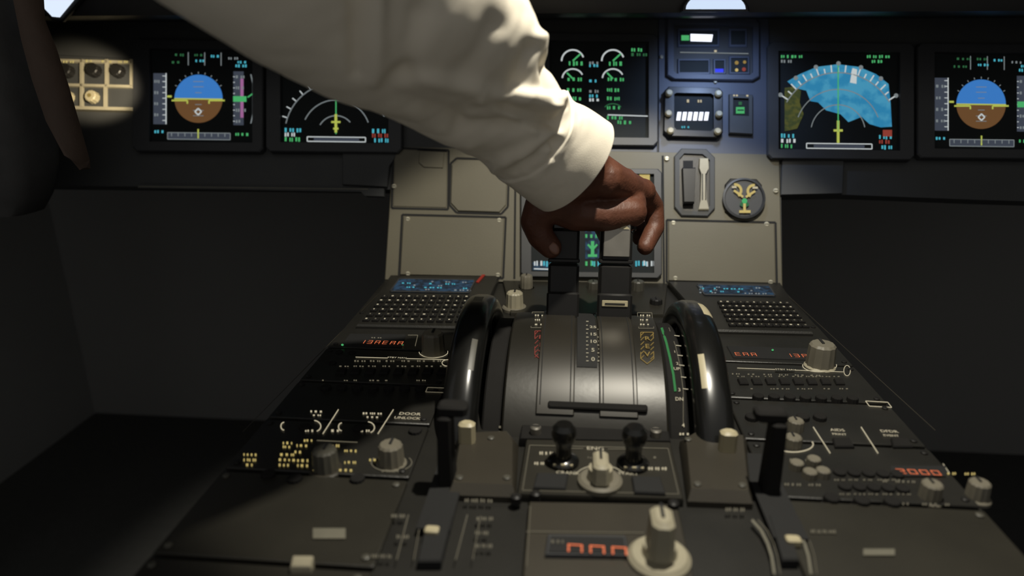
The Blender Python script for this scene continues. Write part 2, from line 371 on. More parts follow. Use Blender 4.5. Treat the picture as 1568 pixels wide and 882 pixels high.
q.dashes(PAN, 934, 975, 190, 6, eG, H, .9); q.dashes(PAN, 862, 905, 190, 6, eG, H, .9)
q.finish('engine_display')
q, s = display_unit(814, 268, 1000, 418, (16, 8, 12, 8))
q.face(PAN, [s(.01, .9), s(.25, .9), s(.25, .98), s(.01, .98)], eScr, H)
for x0, m in ((818, eW), (832, eC), (896, eG), (906, eC), (972, eC), (984, eW)): q.dashes(PAN, x0, x0+14, 405, 9, m, H2, 1)
q.line(PAN, [(818, 413), (850, 414)], 2, eW, H2)
q.face(PAN, [(896, 345), (918, 345), (918, 398), (896, 398)], eScr, H)
q.line(PAN, [(907, 371), (907, 393)], 5, eG, H2); q.line(PAN, [(900, 376), (907, 384), (914, 376)], 3, eG, H2); q.line(PAN, [(900, 393), (914, 393)], 4, eG, H2)
q.dashes(PAN, 896, 918, 350, 9, eW, H2, 1); q.dashes(PAN, 896, 918, 363, 6, eG, H2, 1)
q.face(PAN, [(978, 264), (994, 264), (994, 286), (978, 285)], eLy, H2)
q.finish('system_display')

# standby instruments
q = B()
q.frame(PAN, [(1020, 32), (1154, 34), (1160, 40), (1160, 122), (1150, 128), (1030, 126), (1020, 120)], [(1030, 42), (1146, 44), (1150, 46), (1150, 116), (1146, 120), (1034, 118), (1030, 114)], .010, .005, pblue)
q.face(PAN, [(1030, 42), (1150, 44), (1150, 120), (1030, 118)], bezel, .0052)
for x0, y0, x1, y1 in ((1036, 48, 1100, 76), (1114, 48, 1142, 76), (1036, 94, 1086, 118), (1090, 94, 1110, 118), (1114, 90, 1146, 118)):
    q.frame(PAN, [(x0, y0), (x1, y0), (x1, y1), (x0, y1)], [(x0+3, y0+3), (x1-3, y0+3), (x1-3, y1-3), (x0+3, y1-3)], .008, .0055, pblue)
    q.face(PAN, [(x0+3, y0+3), (x1-3, y0+3), (x1-3, y1-3), (x0+3, y1-3)], glass, .0058)
q.face(PAN, [(1056, 56), (1090, 57), (1088, 68), (1056, 67)], eDig, .0068)
q.face(PAN, [(1042, 58), (1054, 58), (1054, 66), (1042, 66)], eG, .0068)
q.rect(PAN, 1091, 109, 1106, 116, eBlue, .0068)
q.disc(PAN, 1126, 100, 3, 3, eA, .007); q.disc(PAN, 1138, 99, 2.5, 2.5, eA, .007); q.disc(PAN, 1126, 111, 2.5, 2.5, eLy, .007); q.disc(PAN, 1137, 110, 3, 3, eR, .007)
q.line(PAN, [(1040, 84), (1144, 86)], 1.4, eWd, .0068); q.dashes(PAN, 1092, 1112, 82, 4, eL, .0068)
for a in [(1026, 40), (1094, 37), (1154, 60), (1026, 118), (1154, 122), (1012, 90), (1094, 128)]: q.screw(PAN, a[0], a[1], .0022)
q.finish('standby_instrument_panel')
q = B()
q.frame(PAN, [(1016, 144), (1022, 138), (1098, 140), (1104, 146), (1104, 208), (1096, 216), (1022, 214), (1014, 206)], [(1030, 150), (1034, 148), (1086, 149), (1090, 152), (1090, 202), (1086, 206), (1034, 204), (1030, 200)], .012, .006, black)
q.face(PAN, [(1030, 149), (1090, 150), (1090, 206), (1030, 204)], glass, .0062)
for k in range(6):
    x = 1034+k*8.4; q.face(PAN, [(x+2, 175), (x+8, 175), (x+6, 188), (x, 188)], eDig, .0075)
q.dashes(PAN, 1042, 1080, 158, 5, eL, .0075); q.dashes(PAN, 1042, 1080, 198, 4, eC, .0075)
for a in ((1022, 150), (1096, 151), (1021, 181), (1097, 182), (1024, 207), (1095, 208)):
    p = PAN.hit(*a); q.lathe(p, PAN.n, [(.0045, .01), (.0045, .016), (.003, .018)], ivory, 18)
q.finish('digital_clock')
q = B()
q.frame(PAN, [(1114, 148), (1150, 149), (1150, 210), (1114, 208)], [(1120, 154), (1144, 155), (1144, 182), (1120, 181)], .009, .005, pdark)
q.face(PAN, [(1120, 154), (1144, 155), (1144, 182), (1120, 181)], groove, .0055)
q.rect(PAN, 1125, 167, 1138, 177, eG, .0065); q.rect(PAN, 1129, 159, 1134, 164, eGd, .0065); q.line(PAN, [(1127, 172), (1137, 172)], 2, groove, .007)
q.dashes(PAN, 1120, 1144, 151, 3, eL, .0095)
q.finish('landing_gear_indicator')
q = B()
q.frame(PAN, [(1042, 230), (1080, 231), (1093, 244), (1093, 322), (1082, 334), (1042, 333), (1031, 320), (1031, 242)], [(1046, 238), (1074, 239), (1085, 248), (1085, 318), (1077, 326), (1047, 325), (1039, 316), (1039, 246)], .008, .003, pdark)
q.face(PAN, [(1046, 238), (1074, 239), (1085, 248), (1085, 318), (1077, 326), (1047, 325), (1039, 316), (1039, 246)], plateL, .0048)
q.prism(PAN, [(1045, 248), (1060, 248), (1060, 316), (1045, 316)], .0052, groove)
q.prism(PAN, [(1042, 262), (1062, 262), (1060, 316), (1044, 316)], .016, black, .002)
q.prism(PAN, [(1069, 246), (1082, 246), (1083, 260), (1079, 268), (1080, 312), (1083, 325), (1067, 325), (1070, 312), (1071, 268), (1068, 260)], .011, cream, .0015)
q.line(PAN, [(1073, 270), (1073, 310)], 1.5, groove, .0114); q.line(PAN, [(1078, 270), (1078, 310)], 1.5, groove, .0114)
q.finish('landing_gear_lever')
q = B()
c = PAN.hit(1136, 307)
q.prism(PAN, [(1116, 276), (1156, 277), (1164, 286), (1164, 326), (1155, 334), (1117, 333), (1108, 325), (1108, 285)], .009, black, .0015)
q.lathe(c, PAN.n, [(.026, .0088), (.026, .011), (.0235, .0118), (.0225, .0095)], bezel, 40)
q.arc(PAN, 1122, 296, 9, 9, -60, 100, 4, eLy, .0126); q.arc(PAN, 1150, 297, 9, 9, 80, 240, 4, eLy, .0126)
q.line(PAN, [(1120, 296), (1134, 306)], 3.4, eLy, .013); q.line(PAN, [(1152, 297), (1138, 306)], 3.4, eLy, .013)
q.line(PAN, [(1117, 291), (1124, 291)], 3, eL, .013); q.line(PAN, [(1148, 292), (1156, 292)], 3, eL, .013)
q.line(PAN, [(1136, 308), (1136, 326)], 4, eLy, .013); q.line(PAN, [(1128, 328), (1145, 328)], 4, eLy, .013); q.disc(PAN, 1136, 317, 7, 4, eGd, .0128); q.disc(PAN, 1136, 312, 4, 4, eG, .0131)
q.finish('brake_pressure_gauge')
q = B()
q.prism(PAN, [(84, 86), (206, 92), (210, 172), (80, 168)], .004, pdark, .001)
for yy, y2 in ((94, 98), (131, 135), (165, 170)): q.prism(PAN, [(92, yy), (208, yy+3), (208, y2+3), (92, y2)], .008, cream, .001)
for xx in (92, 128, 166, 204): q.prism(PAN, [(xx, 94), (xx+4, 94), (xx+4, 137), (xx, 137)], .008, cream, .001)
for xx in (128, 164): q.prism(PAN, [(xx, 134), (xx+4, 134), (xx+4, 168), (xx, 168)], .008, cream, .001)
for (a, b) in ((109, 113), (150, 112), (186, 113)):
    q.knob(PAN, a, b, .009, .014, black, 1.25, knobg, pointer=False); q.dashes(PAN, a-12, a+12, b-14, 4, eLy, .009)
for (a, b) in ((109, 152), (147, 152)):
    q.knob(PAN, a, b, .0085, .013, ivory, 1.25, cream, pointer=False); q.disc(PAN, a, b, 3, 3, eA, .0138)
q.finish('lighting_switch_panel')

# ------------------------------------------------------------------ centre pedestal
q = B()
W = .252
out = [(-W, .10), (-W, .815), (W, .815), (W, .10)]
top = [Vector((x, y, ZP)) for x, y in out]
q.loft([[Vector((x*.9, y, 0)) for x, y in out], [p-Z*.012 for p in top], [Vector((x*.985, y+(.004 if y < .5 else -.003), ZP-.0002)) for x, y in out]], plate)
def pp(pts, h, m, ch=.0008): q.prism(PED, pts, h, m, ch, -.001)
for sgn in (-1, 1):
    xs = (.118, .246) if sgn > 0 else (-.246, -.118)
    for y0, y1, m in ((.592, .690, plate), (.520, .588, plate), (.455, .516, plate), (.385, .451, plate), (.300, .381, plateO), (.2, .296, plateO)):
        c = Vector(((xs[0]+xs[1])/2, (y0+y1)/2, ZP+.001)); q.box(c, (X, Y, Z), ((xs[1]-xs[0])/2, (y1-y0)/2, .0025), m, .0007)
        for a in (xs[0]+.006, xs[1]-.006):
            for b in (y0+.006, y1-.006):
                q.lathe(Vector((a, b, ZP+.003)), Z, [(.0024, 0), (.0024, .0015), (.0015, .002)], darkk if m is plateO else black, 12)
pp([(700, 676), (780, 672), (794, 690), (790, 770), (686, 766)], .010, plateL, .006)
pp([(1040, 684), (1058, 674), (1142, 680), (1152, 780), (1052, 776)], .010, plateL, .006)
for a in ((752, 690), (704, 752), (776, 752), (1052, 692), (1066, 762), (1134, 764)):
    p = PED.hit(*a); q.lathe(p, Z, [(.0026, .009), (.0026, .0108), (.0018, .0114)], darkk, 14)
pp([(770, 434), (1022, 438), (1016, 486), (782, 484)], .004, plateO)
q.line(PED, [(596, 434), (372, 662)], 1.0, plateL, .0006); q.line(PED, [(1196, 444), (1432, 660)], 1.0, plateL, .0006)
q.finish('center_pedestal')

H4 = .0042
def mcdu(quad, scr, keys, name):
    q = B()
    q.prism(PED, quad, .008, plate, .002)
    q.face(PED, scr, eScr, .0086); q.outline(PED, scr, 2, bezel, .0092)
    for k in range(5):
        y = scr[0][1]+4+k*(scr[3][1]-scr[0][1]-6)/4.5; q.dashes(PED, scr[0][0]+4, scr[1][0]-6, y, 2.2, eC if k % 2 else eWd, .0090, .3)
    R_, C_ = 6, 11
    P = [PED.hit(*p) for p in keys]
    for i in range(R_):
        for j in range(C_):
            u, v = (j+.5)/C_, (i+.5)/R_
            c = (P[0]*(1-u)+P[1]*u)*(1-v)+(P[3]*(1-u)+P[2]*u)*v
            q.box(c+Z*.0092, (X, Y, Z), (.0034, .0032, .0014), mattek, .0005)
            q.box(c+Z*.0108, (X, Y, Z), (random.uniform(.0005, .0012), .0009, .0002), eL if random.random() < .5 else eLd)
    return q.finish(name)
mcdu([(598, 430), (764, 432), (732, 512), (546, 508)], [(612, 437), (728, 439), (718, 459), (598, 457)], [(586, 463), (722, 464), (708, 508), (552, 506)], 'flight_management_keypad')
mcdu([(1022, 440), (1194, 442), (1244, 520), (1088, 516)], [(1066, 446), (1176, 448), (1186, 464), (1078, 462)], [(1096, 472), (1206, 474), (1240, 516), (1116, 514)], 'flight_management_keypad')
q = B(); q.prism(PED, [(729, 442), (733, 443), (744, 430), (740, 429)], .0092, red, .0003, .008); q.finish('warning_label')

def small_knobs(q, pts, r=.0045, h=.009, m=mattek):
    for a, b in pts: q.knob(PED, a, b, r, h, m, 1.2, m, pointer=False)
q = B()
q.prism(PED, [(536, 517), (622, 518), (616, 537), (522, 536)], .0045, groove, .0006)
q.seg7(PED, 550, 533, '13AEAA', .0048, .0080, .0028, eO, .0052)
q.disc(PED, 525, 536, 2, 1.6, eG, .0055); q.disc(PED, 617, 536, 1.6, 1.4, eGd, .0055)
q.line(PED, [(545, 553), (682, 557)], 1, eL, H4); q.rect(PED, 594, 551, 622, 557, plate, .0044); q.text(PED, 608, 554.5, 'STBY NAV', .004, eL, .0046)
for k in range(6): q.dashes(PED, 543+k*24, 556+k*24, 559, 2.6, eLd, H4, 1)
q.dashes(PED, 560, 600, 524, 2.2, eLd, .005)
q.knob(PED, 664, 546, .0105, .025, knobg, 1.15, cream, .03); q.arc(PED, 664, 545, 22, 9, 180, 370, 1, eL, H4)
q.line(PED, [(625, 519), (640, 519), (636, 536)], 1, eLd, H4)
small_knobs(q, [(520, 545), (540, 546), (510, 562)], .0035, .005)
for k in range(8): q.prism(PED, [(518+k*22, 572), (532+k*22, 572), (528+k*22, 580), (514+k*22, 580)], .006, mattek, .001); q.dashes(PED, 520+k*22, 530+k*22, 567, 2, eLd, H4, 1)
small_knobs(q, [(500+k*24, 602+k*.3) for k in range(7)], .0045, .007)
for k in range(7): q.dashes(PED, 494+k*24, 508+k*24, 589, 2, eLd, H4, .8)
q.arc(PED, 686, 562, 9, 5, 0, 360, 1.2, eL, H4)
q.outline(PED, [(655, 600), (684, 601), (680, 608), (652, 607)], 1, eLd, H4)
q.finish('radio_control_panel')
q = B()
q.prism(PED, [(1112, 536), (1236, 540), (1246, 558), (1122, 554)], .0045, groove, .0006)
q.seg7(PED, 1126, 552, 'EAA', .0048, .0074, .0026, eO, .0052); q.seg7(PED, 1204, 554, '13A', .0048, .0074, .0026, eO, .0052)
q.disc(PED, 1182, 544, 1.8, 1.5, eG, .0055)
q.line(PED, [(1128, 570), (1290, 576)], 1, eL, H4); q.rect(PED, 1186, 568, 1216, 576, plate, .0044); q.text(PED, 1202, 573, 'STBY NAV', .004, eL, .0046)
for k in range(6): q.dashes(PED, 1120+k*24, 1133+k*24, 579+k*.5, 2.6, eLd, H4, 1)
q.knob(PED, 1254, 566, .0118, .026, knobg, 1.15, cream, .03); q.arc(PED, 1254, 566, 26, 10, 170, 370, 1.2, eL, H4)
for k in range(8): q.prism(PED, [(1128+k*21, 588), (1142+k*21, 588), (1146+k*21, 596), (1132+k*21, 596)], .006, mattek, .001); q.dashes(PED, 1128+k*21, 1140+k*21, 583, 2, eLd, H4, 1)
small_knobs(q, [(1160+k*24, 616+k*.6) for k in range(7)], .0045, .007)
for k in range(7): q.dashes(PED, 1140+k*24, 1156+k*24, 602, 2.2, eLd, H4, .8)
q.outline(PED, [(1324, 621), (1358, 623), (1364, 631), (1330, 629)], 1.2, eL, H4); q.arc(PED, 1296, 574, 5, 8, 0, 360, 1.1, eL, H4)
small_knobs(q, [(1150+k*26, 648) for k in range(5)], .005, .007)
q.finish('radio_control_panel')

q = B()
q.text(PED, 628, 641, 'DOOR', .0058, eL, H4); q.text(PED, 624, 647.5, 'UNLOCK', .0050, eL, H4)
q.dashes(PED, 476, 497, 637, 3.5, eL, H4, 1); q.dashes(PED, 480, 494, 643, 3, eL, H4, 1); q.dashes(PED, 556, 580, 640, 3.5, eL, H4, 1); q.dashes(PED, 562, 580, 646, 3, eL, H4, 1)
for x0 in (519, 603): q.line(PED, [(x0, 634), (x0-24, 672)], 1.4, eL, H4)
for x0, y0 in ((484, 660), (566, 662)): q.arc(PED, x0-4, y0, 12, 9, -60, 80, 1.6, eL, H4); q.knob(PED, x0-16, y0+2, .0045, .006, mattek, 1.3, mattek, pointer=False)
q.arc(PED, 436, 660, 5, 6, 90, 270, 1.6, eL, H4); q.arc(PED, 524, 661, 5, 6, 90, 270, 1.6, eL, H4)
for x0, w in ((468, 16), (508, 14), (553, 14)): q.dashes(PED, x0, x0+w, 667, 4, eL, H4, 1)
q.line(PED, [(486, 682), (548, 685)], 1.2, eLd, H4); q.dashes(PED, 466, 480, 682, 4, eLy, H4, 1)
for (x0, x1, yy) in ((434, 448, 686), (434, 448, 692), (452, 466, 700), (374, 396, 704), (374, 394, 712), (378, 390, 720), (430, 450, 704), (428, 450, 712), (428, 446, 720), (456, 474, 713), (456, 476, 721), (500, 520, 690), (528, 545, 698), (528, 545, 716), (480, 500, 727), (455, 468, 690), (520, 540, 728), (566, 580, 712)):
    q.dashes(PED, x0, x1, yy, 4.5, eLy, H4, 1, step=5)
q.knob(PED, 500, 724, .0085, .019, darkk, 1.35, plateL, .04); q.knob(PED, 600, 716, .0085, .019, knobg, 1.35, knobg, .04)
q.arc(PED, 600, 716, 31, 14, 150, 390, 1.4, eLd, H4); q.dashes(PED, 585, 612, 729, 4, eLd, H4, 1)
small_knobs(q, [(412, 735), (452, 742), (548, 742), (636, 668)], .005, .006)
q.finish('audio_control_panel')
q = B()
for x0 in (1244, 1317): q.line(PED, [(x0, 661), (x0+26, 702)], 1.6, eL, H4)
q.text(PED, 1281, 666, 'AIDS', .0050, eL, H4); q.text(PED, 1284, 672.5, 'PRINT', .0038, eL, H4); q.text(PED, 1360, 668, 'DFDR', .0050, eL, H4); q.text(PED, 1363, 674.5, 'EVENT', .0038, eL, H4)
for x0 in (1283, 1372): q.prism(PED, [(x0-10, 680), (x0+16, 680), (x0+24, 694), (x0-6, 694)], .006, mattek, .001)
q.rect(PED, 1362, 722, 1446, 738, groove, .0046); q.seg7(PED, 1374, 735, '2000', .0055, .0058, .002, eO, .0052)
q.knob(PED, 1216, 664, .006, .012, knobg, 1.4, knobg, .04); q.knob(PED, 1212, 690, .0062, .012, knobg, 1.5, cream, .04)
q.arc(PED, 1214, 688, 30, 12, 180, 380, 2, eL, H4)
for a, b in ((1218, 724), (1244, 718), (1238, 738), (1258, 736)): q.knob(PED, a, b, .0048, .009, knobg, 1.3, darkk, .04, False)
q.dashes(PED, 1200, 1262, 750, 4, eLd, H4); q.dashes(PED, 1208, 1250, 712, 4, eLd, H4)
for i in range(2):
    for j in range(5):
        p = PED.hit(1284+j*22+i*8, 732+i*22+j*.8); q.lathe(p, Z, [(.0042, .003), (.0042, .005), (.0038, .0056)], mattek, 18); q.dashes(PED, 1276+j*22+i*8, 1292+j*22+i*8, 743+i*22, 2.6, eLd, H4, 1)
q.knob(PED, 1422, 768, .0065, .014, knobg, 1.3, knobg, .04); q.knob(PED, 1494, 766, .0065, .014, knobg, 1.3, knobg, .04)
q.dashes(PED, 1350, 1400, 745, 4, eLd, H4); q.dashes(PED, 1440, 1500, 733, 4, eLy, H4); q.dashes(PED, 1380, 1460, 780, 4, eLd, H4)
small_knobs(q, [(1272, 772), (1318, 776), (1364, 778)], .005, .006)
q.line(PED, [(1442, 718), (1452, 733)], 1.2, eL, H4)
q.finish('transponder_panel')
q = B()
q.knob(PED, 788, 474, .0095, .021, cream, 1.5, knobg, .04); q.knob(PED, 806, 445, .0075, .020, knobg, 1.4, knobg, .04)
q.knob(PED, 908, 446, .0075, .013, darkk, 1.4, darkk, .04); q.knob(PED, 976, 448, .0075, .015, darkk, 1.4, darkk, .04); q.knob(PED, 1004, 470, .007, .010, black, 1.4, darkk, .04)
q.finish('display_selector_panel')

# ------------------------------------------------------------------ throttle quadrant
def ring_at(x, r, a0=60, a1=160, n=40):
    return [Vector((x, QY+r*math.cos(rad(a0+(a1-a0)*i/n)), QZ+r*math.sin(rad(a0+(a1-a0)*i/n)))) for i in range(n+1)]
def band(q, x0, x1, r, m, a0=25, a1=152, depth=.03, ch=.0015):
    A = ring_at(x0, r-depth, a0, a1); Bv = ring_at(x0, r-ch, a0, a1); C = ring_at(x0+ch, r, a0, a1); D = ring_at(x1-ch, r, a0, a1); E = ring_at(x1, r-ch, a0, a1); G = ring_at(x1, r-depth, a0, a1)
    rows = list(zip(A, Bv, C, D, E, G)); q.loft([list(r) for r in rows], m)
q = B()
band(q, -.0625, .0625, QR, quadm, 20, 148, .08)
band(q, -.0785, -.0635, QR-.006, mattek, 20, 145, .06); band(q, .0635, .0785, QR-.006, mattek, 20, 145, .06)
band(q, -.037, -.008, QR+.0018, track, 66, 134, .006, .0008); band(q, .011, .040, QR+.0018, track, 66, 134, .006, .0008)
for xx in (-.0345, -.0115, .0135, .0365): band(q, xx, xx+.0008, QR+.0021, groove, 74, 131, .002, .0002)
band(q, -.0065, .0095, QR+.0006, groove, 70, 116, .004, .0003)
for i in range(11):
    y = 494+i*6; w_ = 4 if i % 2 else 6; q.line(QUAD, [(897.5, y), (897.5+w_*.6, y)], 1, eL, .0012); q.line(QUAD, [(918.5, y), (918.5-w_*.6, y)], 1, eL, .0012)
for t, y in (('25', 503), ('15', 514), ('10', 525), ('5', 538), ('0', 552)): q.text(QUAD, 908, y, t, .0062, eL, .0014)
for cx, m, y0, y1 in ((829, eR, 508, 552), (991, eA, 510, 558)):
    w = 10; q.outline(QUAD, [(cx-w, y0), (cx+w-1, y0), (cx+w, y1-8), (cx, y1), (cx-w, y1-8)], 1.0, m, .0008)
    for k, ch in enumerate('REV'): q.text(QUAD, cx, y0+10+k*12, ch, .0078, m, .0012)
    for k in range(6): q.line(QUAD, [(cx-w, y0+5+k*7), (cx-w+5, y0+k*7)], 1.0, m, .0007); q.line(QUAD, [(cx+w-5, y0+6+k*7), (cx+w, y0+1+k*7)], 1.0, m, .0007)
for cx in (826, 987):
    for yy in (484, 491, 498): q.dashes(QUAD, cx-7, cx+7, yy, 2.6, eL, .0008, 1)
q.outline(QUAD, [(815, 479), (838, 479), (836, 503), (813, 503)], 1, eLd, .0008); q.outline(QUAD, [(976, 480), (998, 480), (1001, 504), (978, 504)], 1, eLd, .0008)
SIDE = Cyl(QY, QZ, QR-.006)
P = [(1013, 503), (1020, 525), (1026, 550), (1031, 575), (1034, 600)]; q.line(SIDE, P, 3.6, eSG, .0008)
q.line(SIDE, [(1024, 503), (1034, 530), (1041, 560), (1046, 600), (1046, 650)], 1.0, eLd, .0008)
for yy in (515, 530, 545, 560, 578, 596): q.line(SIDE, [(1030+(yy-500)*.16, yy), (1038+(yy-500)*.16, yy+1)], 1.1, eL, .0009)
for t, x, y in (('1', 1033, 540), ('2', 1037, 558), ('3', 1040, 598), ('UP', 1036, 566), ('DN', 1040, 612), ('4', 1046, 652)): q.text(SIDE, x, y, t, .0042, eL, .001)
q.dashes(SIDE, 1040, 1056, 665, 4, eL, .001, 1)
q.line(SIDE, [(798, 510), (790, 540), (784, 580), (780, 640)], 1.0, eLd, .0008)
for yy in (530, 545, 560): q.line(SIDE, [(786, yy), (794, yy)], 1.2, eSG if yy < 550 else eL, .0009)
q.text(SIDE, 783, 548, '2', .0044, eL, .001); q.dashes(SIDE, 764, 782, 654, 4, eLd, .001, 1); q.dashes(SIDE, 764, 780, 662, 4, eLd, .001, 1)
q.finish('throttle_quadrant')
q = B()
a = QUAD.hit(842, 622, .001); b = QUAD.hit(988, 626, .001); c = (a+b)/2
q.box(c, (X, Vector((0, .75, .66)), Vector((0, -.66, .75))), (.0375, .0028, .0025), mattek, .001)
q.finish('idle_stop_bar')

# thrust levers
def lever(x, hi):
    q = B(); d = Vector((0, math.sin(rad(12)), math.cos(rad(12)))); f = X.cross(d)
    base = Vector((x, QY+(QR-.01)*math.cos(rad(76)), QZ+(QR-.01)*math.sin(rad(76))))
    w = .0146 if hi else .0138
    q.box(base+d*.030, (X, f, d), (w, .010, .027), black, .002)
    q.box(base+d*.022-Y*.0105, (X, f, d), (w*1.05, .004, .012), black, .0015)
    q.box(base+d*.060, (X, f, d), (w*1.02, .0102, .0018), black, .0008)
    q.box(base+d*.074, (X, f, d), (w*.97, .009, .014), black, .002)
    q.box(base+d*.096, (X, f, d), (w*1.02, .012, .011), blackg, .004)           # grip head under the palm
    if hi:
        q.box(base+d*.0835-Y*.0115, (X, f, d), (w*.80, .0012, .0165), steel, .0006)
        q.box(base+d*.0265-Y*.0150, (X, f, d), (w*.78, .0006, .0028), ivory, .0004)  # pale strip stands in for the reflection on the metal band
        q.box(base+d*.0265-Y*.0158, (X, f, d), (w*.6, .0004, .0006), groove)
    for s_ in (-1, 1): q.lathe(base+d*.092+X*s_*w, X*s_, [(.005, 0), (.005, .002), (.004, .003)], black, 20)
    q.add([base+d*.092-Y*.0135+X*(w*.1), base+d*.092-Y*.0135+X*(w*.75), base+d*.0965-Y*.0135+X*(w*.42)], [(0, 1, 2)], ivory)  # pale triangle painted in as the highlight on the lever head
    return q.finish('thrust_lever')
lever(-.0195, False); lever(.0265, True)

# trim wheels
def wheel(x0, iv, im):
    q = B(); N = 120; prof = []
    for k in range(18):
        a = 2*math.pi*k/18; cx, cr = math.cos(a), math.sin(a)
        prof.append((math.copysign(abs(cx)**.7, cx)*.0142, .1375+math.copysign(abs(cr)**.8, cr)*.0125))
    vs = []; n = len(prof)
    for i in range(N):
        t = 2*math.pi*i/N
        for px, pr in prof: vs.append(Vector((x0+px, QY+pr*math.cos(t), QZ+pr*math.sin(t))))
    fb, fi = [], []
    for i in range(N):
        deg = 360*(i+.5)/N
        for j in range(n):
            f = (i*n+j, i*n+(j+1) % n, ((i+1) % N)*n+(j+1) % n, ((i+1) % N)*n+j)
            w = any(a0 <= deg <= a1 and j in js for a0, a1, js in iv)
            (fi if w else fb).append(f)
    o = len(q.v); q.v += [tuple(v) for v in vs]
    for fs, m in ((fb, blackg), (fi, im)):
        k = q.mi(m)
        for f in fs: q.f.append(tuple(o+i for i in f)); q.m.append(k)
    q.lathe(Vector((x0-.003, QY, QZ)), X, [(.129, 0), (.129, .006)], black, 60)
    q.lathe(Vector((x0-.009, QY, QZ)), X, [(.03, 0), (.03, .018)], steel, 40)
    for k in range(6):
        t = rad(k*60); d = Vector((0, math.cos(t), math.sin(t))); q.box(Vector((x0, QY, QZ))+d*.08, (d, X, d.cross(X)), (.05, .006, .006), black, .001)
    return q.finish('trim_wheel')
wheel(.0945, [(82, 93, (1, 2, 3)), (114, 125, (5,))], ivory); wheel(-.0945, [(82, 88, (4,)), (110, 122, (3,))], darkk)  # left wheel: grey patches are its gloss and highlight, painted on
for (x, y) in ((716, 694), (1111, 708)):
    q = B(); p = PED.hit(x, y)
    q.box(p+Z*.0125, (X, Y, Z), (.0058, .0045, .013), ivory, .0018); q.box(p+Z*.002+Y*.006, (X, Y, Z), (.011, .012, .002), black, .0006)
    q.finish('wheel_index_marker')

# engine start panel
q = B()
q.prism(PED, [(806, 682), (1026, 688), (1046, 776), (792, 768)], .006, plateO, .001, -.001)
HP = .0066
q.outline(PED, [(811, 694), (1022, 699), (1038, 770), (800, 764)], 1.1, eLd, HP)
q.text(PED, 911, 699, 'ENG', .0062, eL, HP); q.dashes(PED, 826, 846, 706, 5, eL, HP, 1); q.dashes(PED, 960, 1000, 712, 4, eLd, HP)
q.line(PED, [(866, 699), (893, 699)], 1.2, eLd, HP); q.line(PED, [(930, 700), (960, 700)], 1.2, eLd, HP)
q.dashes(PED, 818, 836, 722, 5, eL, HP, 1); q.dashes(PED, 992, 1014, 730, 5, eL, HP, 1); q.text(PED, 869, 737, 'CRANK', .0046, eL, HP); q.text(PED, 961, 738, 'START', .0046, eL, HP)
q.text(PED, 912, 714, 'NORM', .004, eLd, HP)
q.arc(PED, 918, 745, 38, 20, 20, 160, 1.1, eL, HP)
for pts in ([(822, 740), (870, 741), (866, 765), (816, 763)], [(966, 745), (1010, 746), (1018, 772), (970, 770)]): q.prism(PED, pts, .0085, groove, .001)
p = PED.hit(918, 752)
q.lathe(p, Z, [(.0145, .006), (.0145, .009), (.0125, .0105)], knobg, 36)
q.lathe(p, Z, [(.0085, .010), (.0078, .018)], cream, 30); q.box(p+Z*.0175, (X, Y, Z), (.0055, .0118, .0075), cream, .0018, .9); q.box(p+Z*.0252+Y*.005, (X, Y, Z), (.0008, .006, .0003), groove)
for sx in ((862, 720), (968, 724)):
    p = PED.hit(*sx)
    q.lathe(p, Z, [(.0108, .005), (.011, .0085), (.009, .0105), (.0058, .0115), (.0054, .018), (.0062, .022), (.0078, .025), (.0085, .029), (.008, .033), (.0055, .036)], blackg, 32)
    q.box(p+Z*.0095-Y*.0095, (X, Y, Z), (.0013, .0008, .0013), ivory)
    for k in (-1, 1): q.box(p+Z*.009+X*.0055*k-Y*.0082, (X, Y, Z), (.001, .0008, .001), ivory)
for a in ((820, 656), (1003, 661)):
    p = PED.hit(a[0], a[1]+20); q.lathe(p+Z*.006, Z, [(.004, 0), (.004, .006), (.003, .007)], steel, 16); q.box(p+Z*.0132, (X, Y, Z), (.003, .0006, .0003), groove)
q.prism(PED, [(800, 652), (1020, 656), (1026, 688), (796, 684)], .007, mattek, .001, -.001)
q.finish('engine_start_panel')
# rudder trim panel
q = B()
q.prism(PED, [(810, 778), (1036, 782), (1062, 900), (800, 900)], .005, plateL, .001, -.001)
HP = .0056
q.line(PED, [(806, 826), (986, 828)], 1.4, eLd, HP); q.line(PED, [(812, 786), (806, 880)], 1.2, eLd, HP)
q.prism(PED, [(838, 834), (958, 836), (962, 868), (834, 866)], .0075, bezel, .001); q.face(PED, [(843, 838), (954, 840), (957, 865), (839, 863)], groove, .008)
q.seg7(PED, 868, 864, 'nnn', .0088, .0068, .0035, eO, .0086); q.dashes(PED, 844, 860, 848, 6, eLd, .0086, 1)
p = PED.hit(1008, 868)
q.lathe(p, Z, [(.0175, .004), (.0175, .007), (.015, .0095)], cream, 40); q.lathe(p, Z, [(.0100, .009), (.009, .015)], cream, 36)
q.box(p+Z*.0225, (X, Y, Z), (.0070, .0115, .0125), cream, .0025, .86); q.box(p+Z*.0354+Y*.003, (X, Y, Z), (.0009, .006, .0003), groove)
for a in ((790, 776), (820, 771), (1030, 786)):
    pz = PED.hit(*a); q.lathe(pz, Z, [(.0035, .003), (.0035, .008), (.002, .009)], black, 14)
q.finish('rudder_trim_panel')
def detent_lever(name, base, handle_dx):
    q = B(); p = PED.hit(*base)
    q.box(p+Z*.004, (X, Y, Z), (.010, .045, .0015), groove)
    q.box(p+Z*.028+Y*.004, (X, Y, Z), (.0055, .0075, .027), mattek, .0015, .85)
    q.box(p+Z*.058+Y*.006+X*handle_dx*.4, (X, Y, Z), (.0095, .006, .0038), mattek, .0015)
    q.box(p+Z*.006-Y*.048, (X, Y, Z), (.0042, .003, .0025), ivory, .0008)
    return q.finish(name)
